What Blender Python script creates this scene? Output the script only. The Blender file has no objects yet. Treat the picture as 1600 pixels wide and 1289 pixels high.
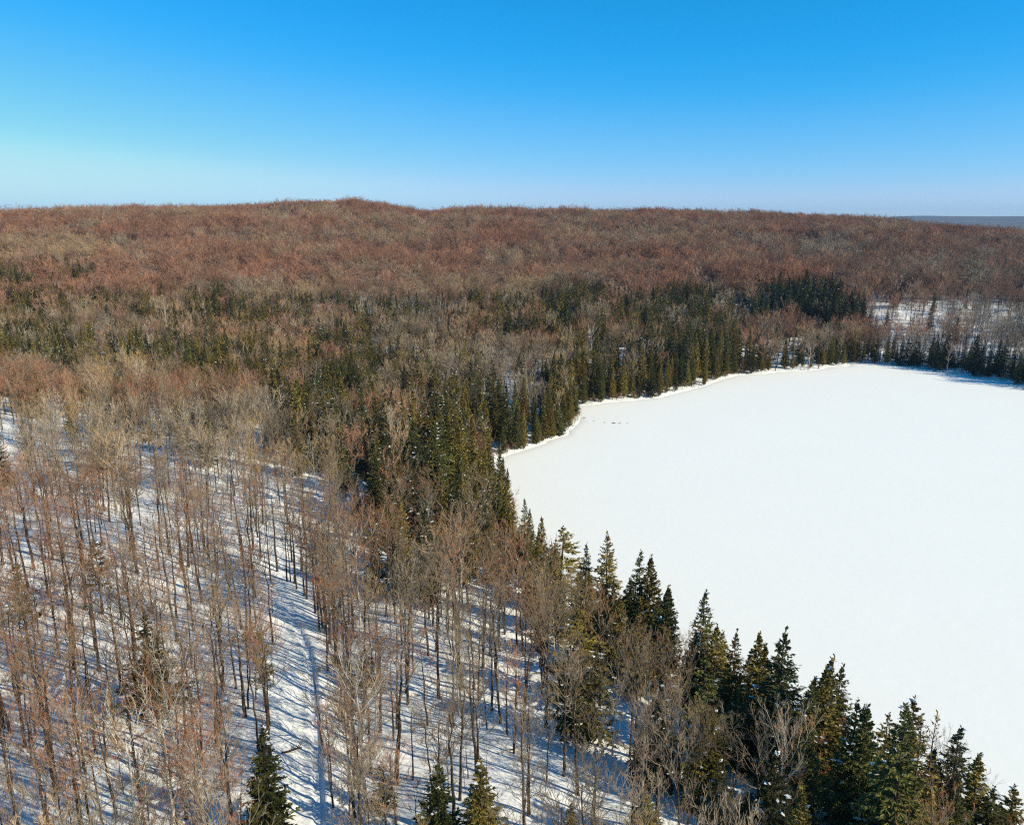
import bpy, math, random
import numpy as np
from mathutils import Vector

# ---------------------------------------------------------------- camera, sky, sun, exposure
scene = bpy.context.scene
C = scene.collection
cam_data = bpy.data.cameras.new("camera")
cam_data.sensor_width = 36.0
cam_data.lens = 27.72
cam_data.clip_start = 1.0
cam_data.clip_end = 60000.0
cam = bpy.data.objects.new("camera", cam_data)
C.objects.link(cam)
cam.location = (0, 0, 78.0)
cam.rotation_euler = (math.radians(90 - 13.6), 0, 0)
scene.camera = cam

SUN_EL = 28.0
SUN_DIR = Vector((0.93 * math.cos(math.radians(SUN_EL)), -0.367 * math.cos(math.radians(SUN_EL)), math.sin(math.radians(SUN_EL)))).normalized()
world = bpy.data.worlds.new("World")
scene.world = world
world.use_nodes = True
wn = world.node_tree.nodes; wl = world.node_tree.links
wn.clear()
sky = wn.new("ShaderNodeTexSky")
sky.sky_type = 'NISHITA'
sky.sun_disc = False
sky.sun_elevation = math.radians(SUN_EL)
sky.sun_rotation = math.atan2(SUN_DIR.x, SUN_DIR.y)
sky.altitude = 300.0
sky.air_density = 1.0
sky.dust_density = 0.0
sky.ozone_density = 6.0
# the crisp winter sky of the photograph: one colour grade over the whole dome (red held back, blue lifted)
def wmath(op, a, b, c=None):
    n = wn.new("ShaderNodeMath"); n.operation = op
    for k, v in enumerate((a, b, c)):
        if v is None: continue
        if hasattr(v, "type") or hasattr(v, "is_linked"): wl.new(v, n.inputs[k])
        else: n.inputs[k].default_value = v
    return n.outputs[0]
sep = wn.new("ShaderNodeSeparateColor"); com = wn.new("ShaderNodeCombineColor")
wl.new(sky.outputs[0], sep.inputs[0])
def wcurve(sock, pts):
    fc = wn.new("ShaderNodeFloatCurve"); cv = fc.mapping.curves[0]
    cv.points[0].location = pts[0]; cv.points[-1].location = pts[-1]
    for p in pts[1:-1]: cv.points.new(*p)
    fc.mapping.update()
    wl.new(wmath('MULTIPLY', sock, .1), fc.inputs["Value"])
    return wmath('MULTIPLY', fc.outputs[0], 10.0)
r_ = wcurve(sep.outputs[0], ((0, 0), (.10, .006), (.158, .022), (.216, .080), (.336, .205), (.454, .35), (.7, .43), (1.0, .45)))
g_ = wcurve(sep.outputs[1], ((0, 0), (.08, .09), (.16, .165), (.319, .305), (.412, .385), (.563, .51), (.66, .595), (1.0, .615)))
b_ = wcurve(sep.outputs[2], ((0, 0), (.19, .235), (.35, .42), (.59, .70), (.687, .70), (.758, .68), (1.0, .68)))
wl.new(r_, com.inputs[0]); wl.new(g_, com.inputs[1]); wl.new(b_, com.inputs[2])
bg = wn.new("ShaderNodeBackground")
bg.inputs["Strength"].default_value = 0.10
out = wn.new("ShaderNodeOutputWorld")
wl.new(com.outputs[0], bg.inputs["Color"]); wl.new(bg.outputs[0], out.inputs["Surface"])

sun_data = bpy.data.lights.new("sun", 'SUN')
sun_data.energy = 5.0
sun_data.angle = math.radians(0.53)
sun_data.color = (1.0, 0.90, 0.65)
sun = bpy.data.objects.new("sun", sun_data)
C.objects.link(sun)
sun.location = (300, -120, 300)
sun.rotation_euler = SUN_DIR.to_track_quat('Z', 'Y').to_euler()

scene.view_settings.view_transform = 'Standard'
scene.view_settings.look = 'None'
scene.view_settings.exposure = 0.48
scene.view_settings.gamma = 1.0
scene.view_settings.use_curve_mapping = False
scene.render.engine = 'CYCLES'
scene.cycles.max_bounces = 4
scene.cycles.diffuse_bounces = 2
scene.cycles.glossy_bounces = 1
scene.cycles.transparent_max_bounces = 4
scene.cycles.volume_bounces = 0
scene.cycles.filter_width = 1.2
scene.cycles.use_denoising = False
scene.cycles.denoiser = 'OPENIMAGEDENOISE'
scene.cycles.denoising_input_passes = 'RGB_ALBEDO_NORMAL'

# ---------------------------------------------------------------- terrain functions (metres; lake level is z = 0, camera above the origin)
CAM_Z = 78.0
def hash2(ix, iy, seed):
    n = (ix.astype(np.int64) * 374761393 + iy.astype(np.int64) * 668265263 + seed * 1442695041) & 0x7fffffff
    n = ((n ^ (n >> 13)) * 1274126177) & 0x7fffffff
    n = (n ^ (n >> 16)) & 0x7fffffff
    return n / float(0x7fffffff)
def vnoise(x, y, scale, seed=0):
    x = np.asarray(x, float) / scale; y = np.asarray(y, float) / scale
    ix = np.floor(x); iy = np.floor(y); fx = x - ix; fy = y - iy
    fx = fx * fx * fx * (fx * (fx * 6 - 15) + 10); fy = fy * fy * fy * (fy * (fy * 6 - 15) + 10)
    a = hash2(ix, iy, seed); b = hash2(ix + 1, iy, seed); c = hash2(ix, iy + 1, seed); d = hash2(ix + 1, iy + 1, seed)
    return (a * (1 - fx) + b * fx) * (1 - fy) + (c * (1 - fx) + d * fx) * fy
def sstep(a, b, t):
    t = np.clip((np.asarray(t, float) - a) / (b - a), 0, 1); return t * t * (3 - 2 * t)
SHORE = np.array([(-4, 256), (-7, 246), (-6, 226), (-2, 206), (1, 188), (4, 172), (9, 158), (16, 147), (23, 137), (29, 126), (36, 115), (44, 104), (53, 93), (64, 80), (82, 57), (108, 22),
    (150, -25), (230, -20), (310, 50), (350, 150), (342, 240), (300, 316), (263, 357), (250, 378), (242, 397), (232, 413), (225, 422), (215, 436), (206, 441), (196, 442), (183, 430), (172, 426), (160, 415), (146, 414), (128, 408), (119, 405),
    (112, 399), (99, 384), (86, 370), (71, 356), (58, 346), (47, 342), (37, 337), (30, 335), (26, 326), (28, 313), (26, 300), (22, 291), (14, 277), (9, 271), (0, 262)], float)
def shore_distance(x, y):
    """signed distance from the shoreline: positive on land, negative on the lake"""
    x = np.asarray(x, float); y = np.asarray(y, float)
    best = np.full(x.shape, 1e12); inside = np.zeros(x.shape, bool)
    n = len(SHORE)
    for i in range(n):
        ax, ay = SHORE[i]; bx, by = SHORE[(i + 1) % n]
        dx, dy = bx - ax, by - ay
        t = np.clip(((x - ax) * dx + (y - ay) * dy) / (dx * dx + dy * dy), 0, 1)
        best = np.minimum(best, (x - ax - t * dx) ** 2 + (y - ay - t * dy) ** 2)
        c = (ay > y) != (by > y)
        inside ^= c & (x < (bx - ax) * (y - ay) / (by - ay + 1e-12) + ax)
    d = np.sqrt(best)
    jag = (vnoise(x, y, 11, 81) - .5) * 3.4 + (vnoise(x, y, 4.5, 82) - .5) * 1.6      # small points and coves along the bank
    return np.where(inside, -d, d) + jag * (d < 60)
TRAIL = np.array([(-14.0, 40), (-18.5, 60), (-21.3, 74.3), (-23.3, 81.8), (-26.3, 92.8), (-29.2, 102.9), (-31.9, 111.3), (-38.9, 126.5), (-47.3, 141.5), (-58, 158)], float)
def trail_distance(x, y):
    """(distance, side) to the trail's centre line; side > 0 is the uphill (west) side"""
    x = np.asarray(x, float); y = np.asarray(y, float)
    best = np.full(x.shape, 1e12); side = np.zeros(x.shape)
    for (ax, ay), (bx, by) in zip(TRAIL[:-1], TRAIL[1:]):
        dx, dy = bx - ax, by - ay
        t = np.clip(((x - ax) * dx + (y - ay) * dy) / (dx * dx + dy * dy), 0, 1)
        d = (x - ax - t * dx) ** 2 + (y - ay - t * dy) ** 2
        m = d < best
        side = np.where(m, np.sign(dx * (y - ay) - dy * (x - ax)), side); best = np.where(m, d, best)
    return np.sqrt(best), side
RIDGE_AZ = np.radians([-180, -60, -45, -33, -29, -26, -22, -18, -14, -11, -8, -6, -3, 0, 4, 9, 14, 18, 22, 26, 30, 34, 45, 60, 180])
RIDGE_Z = np.array([56, 58, 62, 69, 74, 79, 81, 83, 85, 85, 79, 71, 74, 74, 71, 70, 68, 68, 66, 60, 51, 42, 38, 38, 56], float)
RAMP_D = np.array([0, 420, 480, 560, 630, 700, 790, 880, 990, 1100, 1250, 1600, 3000, 30000], float)
RAMP_F = np.array([0, 0, .05, .14, .23, .33, .47, .60, .80, 1.0, .97, .6, .25, .2], float)
def ground(x, y, detail=True):
    x = np.asarray(x, float); y = np.asarray(y, float)
    s = shore_distance(x, y)
    sl = np.maximum(s, 0)
    D = np.hypot(x, y); az = np.arctan2(x, y)
    far = sstep(195, 285, y + .25 * x)
    near_h = 12.5 * (1 - np.exp(-sl / 20)) + 2.5 * sstep(30, 90, sl)
    far_h = .3 * sstep(0, 5, sl) + 4.2 * (1 - np.exp(-sl / 45)) + 2.5 * sstep(60, 260, sl)
    h = near_h * (1 - far) + far_h * far
    front = sstep(-.2, .3, np.cos(az))
    h = h + front * np.interp(D, RAMP_D, RAMP_F) * (np.interp(az, RIDGE_AZ, RIDGE_Z) - 7) * sstep(5, 150, sl)
    h = h + (vnoise(x, y, 170, 3) - .5) * 16 * sstep(430, 750, D) + (vnoise(x, y, 70, 4) - .5) * 8 * sstep(380, 650, D)
    h = h + (vnoise(x, y, 45, 5) - .5) * 3.2 * sstep(8, 50, sl) + (vnoise(x, y, 14, 6) - .5) * 1.1 * sstep(3, 20, sl)
    # the trail runs on a bench: the bank rises on its west side
    td, side = trail_distance(x, y)
    k = np.exp(-(td / 9.0) ** 2) * sstep(150, 120, y)
    h = h + np.where(side > 0, 1, -1) * 1.5 * sstep(0.5, 7, td) * k
    if detail:
        m = sstep(1, 8, sl) * (D < 700)
        h = h + m * ((vnoise(x, y, 5.2, 7) - .5) * .55 + (vnoise(x, y, 2.1, 8) - .5) * .22)
        h = h + sstep(0, 3, sl) * sstep(9, 4, sl) * (vnoise(x, y, 4, 9)) * .3
        keep = sstep(140, 112, y)
        h = h - keep * (.42 * sstep(.66, .38, td) - .08 * sstep(1.6, .9, td) * sstep(.6, .8, td))
    h = np.where(s > 0, h + .02, np.maximum(-1.5, .25 * s))
    return h

# ---------------------------------------------------------------- materials
def new_mat(name):
    m = bpy.data.materials.new(name); m.use_nodes = True
    nt = m.node_tree
    return m, nt, nt.nodes["Principled BSDF"]
def snow_material(name, bump_scale, bump_strength, tone=(.81, .81, .81), litter=0.0):
    m, nt, b = new_mat(name); N = nt.nodes; L = nt.links
    b.inputs["Roughness"].default_value = .75
    b.inputs["Specular IOR Level"].default_value = .2
    geo = N.new("ShaderNodeNewGeometry")
    n1 = N.new("ShaderNodeTexNoise"); n1.inputs["Scale"].default_value = .05; n1.inputs["Detail"].default_value = 5
    L.new(geo.outputs["Position"], n1.inputs["Vector"])
    mix = N.new("ShaderNodeMix"); mix.data_type = 'RGBA'
    mix.inputs["A"].default_value = (tone[0] * .965, tone[1] * .965, tone[2] * .97, 1); mix.inputs["B"].default_value = (*tone, 1)
    L.new(n1.outputs["Fac"], mix.inputs["Factor"])
    last = mix.outputs["Result"]
    if litter:                                            # bark flecks and fallen twigs lying on the forest snow
        n3 = N.new("ShaderNodeTexNoise"); n3.inputs["Scale"].default_value = 2.4; n3.inputs["Detail"].default_value = 4
        L.new(geo.outputs["Position"], n3.inputs["Vector"])
        r = N.new("ShaderNodeMapRange"); r.inputs["From Min"].default_value = .66; r.inputs["From Max"].default_value = .74; r.inputs["To Max"].default_value = litter
        L.new(n3.outputs["Fac"], r.inputs["Value"])
        mx = N.new("ShaderNodeMix"); mx.data_type = 'RGBA'; mx.inputs["B"].default_value = (.25, .2, .16, 1)
        L.new(last, mx.inputs["A"]); L.new(r.outputs["Result"], mx.inputs["Factor"]); last = mx.outputs["Result"]
    L.new(last, b.inputs["Base Color"])
    n2 = N.new("ShaderNodeTexNoise"); n2.inputs["Scale"].default_value = bump_scale; n2.inputs["Detail"].default_value = 4
    L.new(geo.outputs["Position"], n2.inputs["Vector"])
    bp = N.new("ShaderNodeBump"); bp.inputs["Strength"].default_value = bump_strength; bp.inputs["Distance"].default_value = .3
    L.new(n2.outputs["Fac"], bp.inputs["Height"]); L.new(bp.outputs["Normal"], b.inputs["Normal"])
    return m
def bark_material(name, dark, light, scale=6.0):
    m, nt, b = new_mat(name); N = nt.nodes; L = nt.links
    b.inputs["Roughness"].default_value = .9; b.inputs["Specular IOR Level"].default_value = .1
    tc = N.new("ShaderNodeTexCoord"); mp = N.new("ShaderNodeMapping"); mp.inputs["Scale"].default_value = (1, 1, .18)
    L.new(tc.outputs["Object"], mp.inputs["Vector"])
    n = N.new("ShaderNodeTexNoise"); n.inputs["Scale"].default_value = scale; n.inputs["Detail"].default_value = 4
    L.new(mp.outputs[0], n.inputs["Vector"])
    oi = N.new("ShaderNodeObjectInfo")
    ad = N.new("ShaderNodeMath"); ad.operation = 'MULTIPLY_ADD'; ad.inputs[1].default_value = .5; ad.inputs[2].default_value = -.25
    L.new(oi.outputs["Random"], ad.inputs[0])
    a2 = N.new("ShaderNodeMath"); a2.operation = 'ADD'; a2.use_clamp = True
    L.new(ad.outputs[0], a2.inputs[0]); L.new(n.outputs["Fac"], a2.inputs[1])
    mix = N.new("ShaderNodeMix"); mix.data_type = 'RGBA'; mix.inputs["A"].default_value = (*dark, 1); mix.inputs["B"].default_value = (*light, 1)
    L.new(a2.outputs[0], mix.inputs["Factor"]); L.new(mix.outputs["Result"], b.inputs["Base Color"])
    return m
def tinted_material(name, gain=1.0, vary=.5, noise_scale=.6, rough=.9, massed=False):
    """twigs or needles: the tree's own object colour, lighter and darker from tree to tree and clump to clump"""
    m, nt, b = new_mat(name); N = nt.nodes; L = nt.links
    b.inputs["Roughness"].default_value = rough; b.inputs["Specular IOR Level"].default_value = .1
    oi = N.new("ShaderNodeObjectInfo"); tc = N.new("ShaderNodeTexCoord")
    n = N.new("ShaderNodeTexNoise"); n.inputs["Scale"].default_value = noise_scale; n.inputs["Detail"].default_value = 3
    L.new(tc.outputs["Object"], n.inputs["Vector"])
    s = N.new("ShaderNodeMath"); s.operation = 'ADD'; L.new(oi.outputs["Random"], s.inputs[0]); L.new(n.outputs["Fac"], s.inputs[1])
    r = N.new("ShaderNodeMapRange"); r.inputs["From Min"].default_value = .3; r.inputs["From Max"].default_value = 1.7
    r.inputs["To Min"].default_value = gain * (1 - vary); r.inputs["To Max"].default_value = gain * (1 + vary)
    L.new(s.outputs[0], r.inputs["Value"])
    v = N.new("ShaderNodeVectorMath"); v.operation = 'SCALE'
    col = oi.outputs["Color"]
    if massed:                                            # trees of the uncounted wood carry their colour on the point they stand on
        at = N.new("ShaderNodeAttribute"); at.attribute_type = 'INSTANCER'; at.attribute_name = "tint"; col = at.outputs["Vector"]
    L.new(col, v.inputs[0]); L.new(r.outputs["Result"], v.inputs["Scale"]); L.new(v.outputs["Vector"], b.inputs["Base Color"])
    return m
SNOW = snow_material("forest_snow", 1.6, .35, litter=.35)
LAKE_SNOW = snow_material("lake_snow", .35, .10, tone=(.855, .84, .815))
TRAIL_SNOW = snow_material("packed_trail_snow", 3.0, .3, tone=(.72, .76, .82))
TREE_SNOW = snow_material("snow_on_branches", 3.0, .2)
BARK = bark_material("grey_brown_bark", (.022, .015, .011), (.115, .078, .054))
PALE_BARK = bark_material("pale_bark", (.26, .23, .19), (.58, .54, .48))
LIMB = bark_material("limb_bark", (.085, .063, .046), (.32, .25, .18))
CONIFER_BARK = bark_material("conifer_bark", (.04, .028, .02), (.13, .09, .065))
TWIG = tinted_material("twigs", .8, .5)
NEEDLES = tinted_material("needles", 1.0, .55, .9, .8)
MASSED = {"twigs": tinted_material("twigs_massed", .78, .6, massed=True), "needles": tinted_material("needles_massed", 1.0, .55, .9, .8, massed=True)}

# ---------------------------------------------------------------- mesh helpers
def quad_mesh(name, verts, quads, mats, mat_idx=None, smooth=True):
    me = bpy.data.meshes.new(name)
    verts = np.asarray(verts, np.float32); quads = np.asarray(quads, np.int32)
    nq = len(quads)
    me.vertices.add(len(verts)); me.vertices.foreach_set("co", verts.ravel())
    me.loops.add(nq * 4); me.loops.foreach_set("vertex_index", quads.ravel())
    me.polygons.add(nq)
    me.polygons.foreach_set("loop_start", np.arange(0, nq * 4, 4, dtype=np.int32))
    me.polygons.foreach_set("use_smooth", np.full(nq, smooth, bool))
    for m in mats: me.materials.append(m)
    if mat_idx is not None: me.polygons.foreach_set("material_index", np.asarray(mat_idx, np.int32))
    me.update(calc_edges=True); me.validate()
    return me
def obj(name, me, parent=None, loc=None):
    o = bpy.data.objects.new(name, me); C.objects.link(o)
    if parent: o.parent = parent
    if loc is not None: o.location = loc
    return o
def tag(o, label=None, cat=None, group=None, kind=None):
    for k, v in (("label", label), ("category", cat), ("group", group), ("kind", kind)):
        if v: o[k] = v
    return o
class Builder:
    def __init__(self): self.v = []; self.q = []; self.m = []; self.n = 0
    def add(self, v, q, m=0):
        v = np.asarray(v).reshape(-1, 3); q = np.asarray(q).reshape(-1, 4)
        self.v.append(v); self.q.append(q + self.n); self.m.append(np.full(len(q), m)); self.n += len(v)
    def mesh(self, name, mats, smooth=True):
        return quad_mesh(name, np.concatenate(self.v), np.concatenate(self.q), mats, np.concatenate(self.m), smooth)
def unit(a): return a / np.maximum(np.linalg.norm(a, axis=-1, keepdims=True), 1e-9)
def curves(rng, S, Dv, Ln, up, npts, wob=.05):
    """paths of a batch of branches: (n, npts, 3)"""
    t = np.linspace(0, 1, npts)
    P = S[:, None, :] + Dv[:, None, :] * (Ln[:, None] * t)[..., None]
    P[..., 2] += (np.broadcast_to(up, Ln.shape) * Ln)[:, None] * t ** 2
    P += rng.normal(0, 1, P.shape) * (Ln[:, None] * wob * np.sqrt(t))[..., None] * .5
    return P
def tubes(B, P, r0, r1, sides, mat=0):
    n, k, _ = P.shape
    T = unit(P[:, -1] - P[:, 0])
    ref = np.where(np.abs(T[:, 2:3]) > .8, np.array([[1., .2, 0]]), np.array([[0., .1, 1.]]))
    U = unit(np.cross(T, ref)); V = np.cross(T, U)
    t = np.linspace(0, 1, k)
    R = r0[:, None] * (1 - t) + r1[:, None] * t
    a = np.arange(sides) * 2 * math.pi / sides
    ring = np.cos(a)[None, :, None] * U[:, None, :] + np.sin(a)[None, :, None] * V[:, None, :]
    vv = P[:, :, None, :] + R[:, :, None, None] * ring[:, None, :, :]
    base = np.arange(n)[:, None, None] * (k * sides) + np.arange(k - 1)[None, :, None] * sides
    j = np.arange(sides)[None, None, :]; j2 = (j + 1) % sides
    q = np.stack([base + j, base + j2, base + sides + j2, base + sides + j], -1)
    B.add(vv, q, mat)
def sample(P, idx, t):
    """points and tangents at parameter t of path idx"""
    k = P.shape[1]; f = np.clip(t, 0, .999) * (k - 1); i = f.astype(int); w = (f - i)[:, None]
    a = P[idx, i]; b = P[idx, i + 1]
    return a * (1 - w) + b * w, unit(b - a)
def children(rng, P, Ln, per, t0, t1, ang, lfac, upb):
    n = len(P); idx = np.repeat(np.arange(n), per)
    t = np.tile((np.arange(per) + .5) / per, n) * (t1 - t0) + t0 + rng.uniform(-.5, .5, n * per) * (t1 - t0) / per
    S, T = sample(P, idx, t)
    r = rng.normal(0, 1, S.shape); r -= (r * T).sum(1, keepdims=True) * T; r = unit(r)
    a = np.tan(np.radians(rng.uniform(*ang, n * per)))[:, None]
    D = T + a * r; D[:, 2] += upb; D = unit(D)
    Lc = Ln[idx] * lfac * (1.1 - .55 * t) * rng.uniform(.7, 1.25, n * per)
    return S, D, Lc, t, idx

def make_hardwood(seed, H=18., start=.5, width=4.2, n=(13, 6, 4, 4), twig=.013, fork=False, lean=.02, bark=None, wood=None, upb=.25, ang=(25, 55), stout=1., tip_from=1):
    """a bare tree: (trunk mesh, crown mesh)"""
    rng = np.random.default_rng(seed); bark = bark or BARK; wood = wood or LIMB
    TB = Builder(); B = Builder()
    d = unit(np.array([[rng.normal(0, lean), rng.normal(0, lean), 1.]]))
    Lt = np.array([H * (.82 if fork else .9)])
    P0 = curves(rng, np.array([[0, 0, -.6]]), d, Lt + .6, 0., 10, .012)
    r0 = np.array([.0125 * stout * H * rng.uniform(.85, 1.15)])
    tubes(TB, P0, r0, r0 * .22, 6)
    flare = P0[:, :2].copy(); flare[:, 1] = flare[:, 0] + (P0[:, 1] - P0[:, 0]) * .55
    tubes(TB, flare, r0 * 1.45, r0 * .96, 6)
    n1, n2, n3, n4 = n
    tt = np.linspace(start, .97, n1) + rng.uniform(-.02, .02, n1)
    S, T = sample(P0, np.zeros(n1, int), tt)
    az = np.arange(n1) * 2.39996 + rng.uniform(-.5, .5, n1)
    u = (tt - start) / (1 - start)
    th = np.radians(56 - 28 * u + rng.uniform(-9, 9, n1))
    D = np.stack([np.sin(th) * np.cos(az), np.sin(th) * np.sin(az), np.cos(th)], 1)
    L1 = (width * .56 / np.maximum(np.sin(th), .56)) * (.85 + .45 * np.sin(math.pi * np.clip(u * .8 + .15, 0, 1)) - .15 * u) * rng.uniform(.75, 1.2, n1)
    P1 = curves(rng, S, D, L1, .22, 6, .07)
    rr = r0[0] * (1 - .78 * tt) * rng.uniform(.4, .65, n1)
    tubes(B, P1, rr, np.full(n1, twig * 1.4), 4, 0)
    S, D, L2, t, i = children(rng, P1, L1, n2, .2, 1., ang, .55, upb)
    P2 = curves(rng, S, D, L2, .15, 4, .08)
    r2 = np.maximum(rr[i] * (1 - t) * .55, twig * 1.5)
    tubes(B, P2, r2, np.full(len(P2), twig * 1.1), 3, 0)
    S, D, L3, t, i = children(rng, P2, L2, n3, .2, 1., ang, .6, upb)
    L3 = np.clip(L3, .5, 2.5)
    P3 = curves(rng, S, D, L3, .12, 3, .08)
    tubes(B, P3, np.full(len(P3), twig * 1.15), np.full(len(P3), twig * .8), 3, tip_from)
    S, D, L4, t, i = children(rng, P3, L3, n4, .15, 1., (20, 60), .65, upb)
    L4 = np.clip(L4, .35, 1.3)
    P4 = curves(rng, S, D, L4, .1, 2, .05)
    tubes(B, P4, np.full(len(P4), twig * .9), np.full(len(P4), twig * .4), 3, 1)
    # a few thin dead branches on the clear stem
    k = rng.integers(3, 8); tt = rng.uniform(.12, start, k)
    S, T = sample(P0, np.zeros(k, int), tt); az = rng.uniform(0, 6.28, k)
    D = unit(np.stack([np.cos(az), np.sin(az), rng.uniform(.2, 1.2, k)], 1)); Ld = rng.uniform(.6, 2.0, k)
    Pd = curves(rng, S, D, Ld, .15, 4, .1); tubes(B, Pd, np.full(k, twig * 1.7), np.full(k, twig * .7), 3, 0)
    return TB.mesh("trunk", [bark]), B.mesh("crown", [wood, TWIG])

def make_conifer(seed, H=16., R=2.4, start=.08, layers=30, per=6, power=.85, droop=-.25, tip_up=.5, spray=15, wid=.16, ragged=.25, snow=.06, sparse=0., hang=3):
    """spruce, cedar, hemlock or larch: (trunk mesh, crown mesh, snow mesh or None)"""
    rng = np.random.default_rng(seed)
    TB = Builder(); B = Builder(); SB = Builder()
    P0 = curves(rng, np.array([[0, 0, -.5]]), unit(np.array([[rng.normal(0, .008), rng.normal(0, .008), 1.]])), np.array([H + .4]), 0., 8, .004)
    tubes(TB, P0, np.array([.013 * H]), np.array([.012]), 6)
    zf = np.repeat(np.linspace(start, .985, layers), per) + rng.uniform(-.5, .5, layers * per) / layers
    zf = np.clip(zf, start * .8, .99)
    keep = rng.uniform(0, 1, len(zf)) > sparse; zf = zf[keep]; n = len(zf)
    az = rng.uniform(0, 2 * math.pi, n)
    prof = (1 - zf) ** power * np.minimum(1, (zf - start * .5) / .12 + .55)
    Ln = R * np.maximum(prof, .035) * rng.uniform(1 - ragged, 1 + ragged, n)
    slope = droop * (1 - zf) + tip_up * zf ** 2
    D = unit(np.stack([np.cos(az), np.sin(az), slope], 1))
    S, _ = sample(P0, np.zeros(n, int), (zf * H + .5) / (H + .9))
    Pb = curves(rng, S, D, Ln, .18, 4, .06)
    tubes(B, Pb[:, ::3], np.full(n, .025), np.full(n, .008), 3, 1)
    def diamonds(S, D, L, W, N, bld, mat, thick=.0):
        side = unit(np.cross(D, N)); mid = S + D * (L * .45)[:, None]
        a = mid + side * (W * .5)[:, None]; c = mid - side * (W * .5)[:, None]
        b = S + D * L[:, None]; b[:, 2] -= L * .12
        v = np.stack([S, a, b, c], 1); q = np.arange(len(S) * 4).reshape(-1, 4)
        bld.add(v, q, mat)
    up = np.array([[0, 0, 1.]])
    # sprays along both sides of every branch, and a tip
    idx = np.repeat(np.arange(n), spray); t = rng.uniform(.08, 1., len(idx))
    Sp, T = sample(Pb, idx, t)
    h = unit(np.cross(T, up)); sgn = np.where(rng.uniform(0, 1, len(idx)) > .5, 1., -1.)[:, None]
    Dd = unit(T * rng.uniform(.5, 1.1, (len(idx), 1)) + h * sgn * rng.uniform(.3, 1., (len(idx), 1)) + up * rng.uniform(-.45, .35, (len(idx), 1)))
    Lsp = np.clip(Ln[idx] * .36 * (1.15 - .6 * t), .16, 1.1) * rng.uniform(.7, 1.3, len(idx))
    Nn = unit(up + rng.normal(0, .55, Sp.shape))
    diamonds(Sp, Dd, Lsp, np.maximum(Lsp * .36, wid * .6) * rng.uniform(.7, 1.2, len(idx)), Nn, B, 0)
    diamonds(Pb[:, 2], unit(Pb[:, 3] - Pb[:, 2]), Ln * .42 + .1, np.full(n, wid * 1.3), unit(up + rng.normal(0, .3, (n, 3))), B, 0)
    if hang:
        idx = np.repeat(np.arange(n), hang); t = rng.uniform(.2, .95, len(idx)); Sp, T = sample(Pb, idx, t)
        Dd = unit(T * .5 - up * rng.uniform(.3, 1.1, (len(idx), 1)) + rng.normal(0, .3, Sp.shape))
        diamonds(Sp, Dd, np.clip(Ln[idx] * .3, .15, .6), np.full(len(idx), wid), unit(np.cross(Dd, up) + rng.normal(0, .5, Sp.shape)), B, 0)
    # leader
    a = rng.uniform(0, 6.28, 14); zz = rng.uniform(.93, 1.0, 14) * H
    Dd = unit(np.stack([np.cos(a) * .5, np.sin(a) * .5, np.ones(14)], 1)); Sl = np.stack([P0[0, -1, 0] * np.ones(14), P0[0, -1, 1] * np.ones(14), zz], 1)
    diamonds(Sl, Dd, np.full(14, .45), np.full(14, .16), unit(rng.normal(0, 1, (14, 3))), B, 0)
    sm = None
    if snow:
        m = rng.uniform(0, 1, n) < snow; k = np.nonzero(m)[0]
        if len(k):
            idx = np.repeat(k, 3); t = rng.uniform(.35, .95, len(idx)); Sp, T = sample(Pb, idx, t); Sp = Sp + up * .09
            Dd = unit(T + np.cross(T, up) * rng.uniform(-.7, .7, (len(idx), 1)))
            diamonds(Sp, Dd, rng.uniform(.25, .65, len(idx)), rng.uniform(.18, .36, len(idx)), unit(up + rng.normal(0, .15, Sp.shape)), SB, 0)
            diamonds(Sp + up * .07, Dd, rng.uniform(.2, .5, len(idx)), rng.uniform(.12, .24, len(idx)), unit(up + rng.normal(0, .25, Sp.shape)), SB, 0)
            sm = SB.mesh("snow", [TREE_SNOW])
    return TB.mesh("trunk", [CONIFER_BARK]), B.mesh("crown", [NEEDLES, CONIFER_BARK], False), sm

# ---------------------------------------------------------------- the ground, the frozen lake and the trail
az_in = np.radians(np.linspace(-42, 42, 470)); az_out = np.radians(np.linspace(42, 318, 100))[1:-1]
AZ = np.concatenate([az_in, az_out])
RD = [.4]
while RD[-1] < 12000:
    r = RD[-1]
    f = .2 if r < 30 else .06 if r < 55 else .0048 if r < 150 else .009 if r < 420 else .016 if r < 1600 else .07
    RD.append(r * (1 + f))
RD = np.array(RD)
RR, AA = np.meshgrid(RD, AZ, indexing='ij')
GX = RR * np.sin(AA); GY = RR * np.cos(AA)
GZ = ground(GX, GY)
nr, na = RR.shape
i = np.arange(nr - 1)[:, None]; j = np.arange(na)[None, :]; j2 = (j + 1) % na
Q = np.stack([i * na + j, i * na + j2, (i + 1) * na + j2, (i + 1) * na + j], -1).reshape(-1, 4)
V = np.stack([GX, GY, GZ], -1).reshape(-1, 3)
land = quad_mesh("ground", V, Q[:, ::-1], [SNOW])
tag(obj("ground", land), kind="structure")
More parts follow.
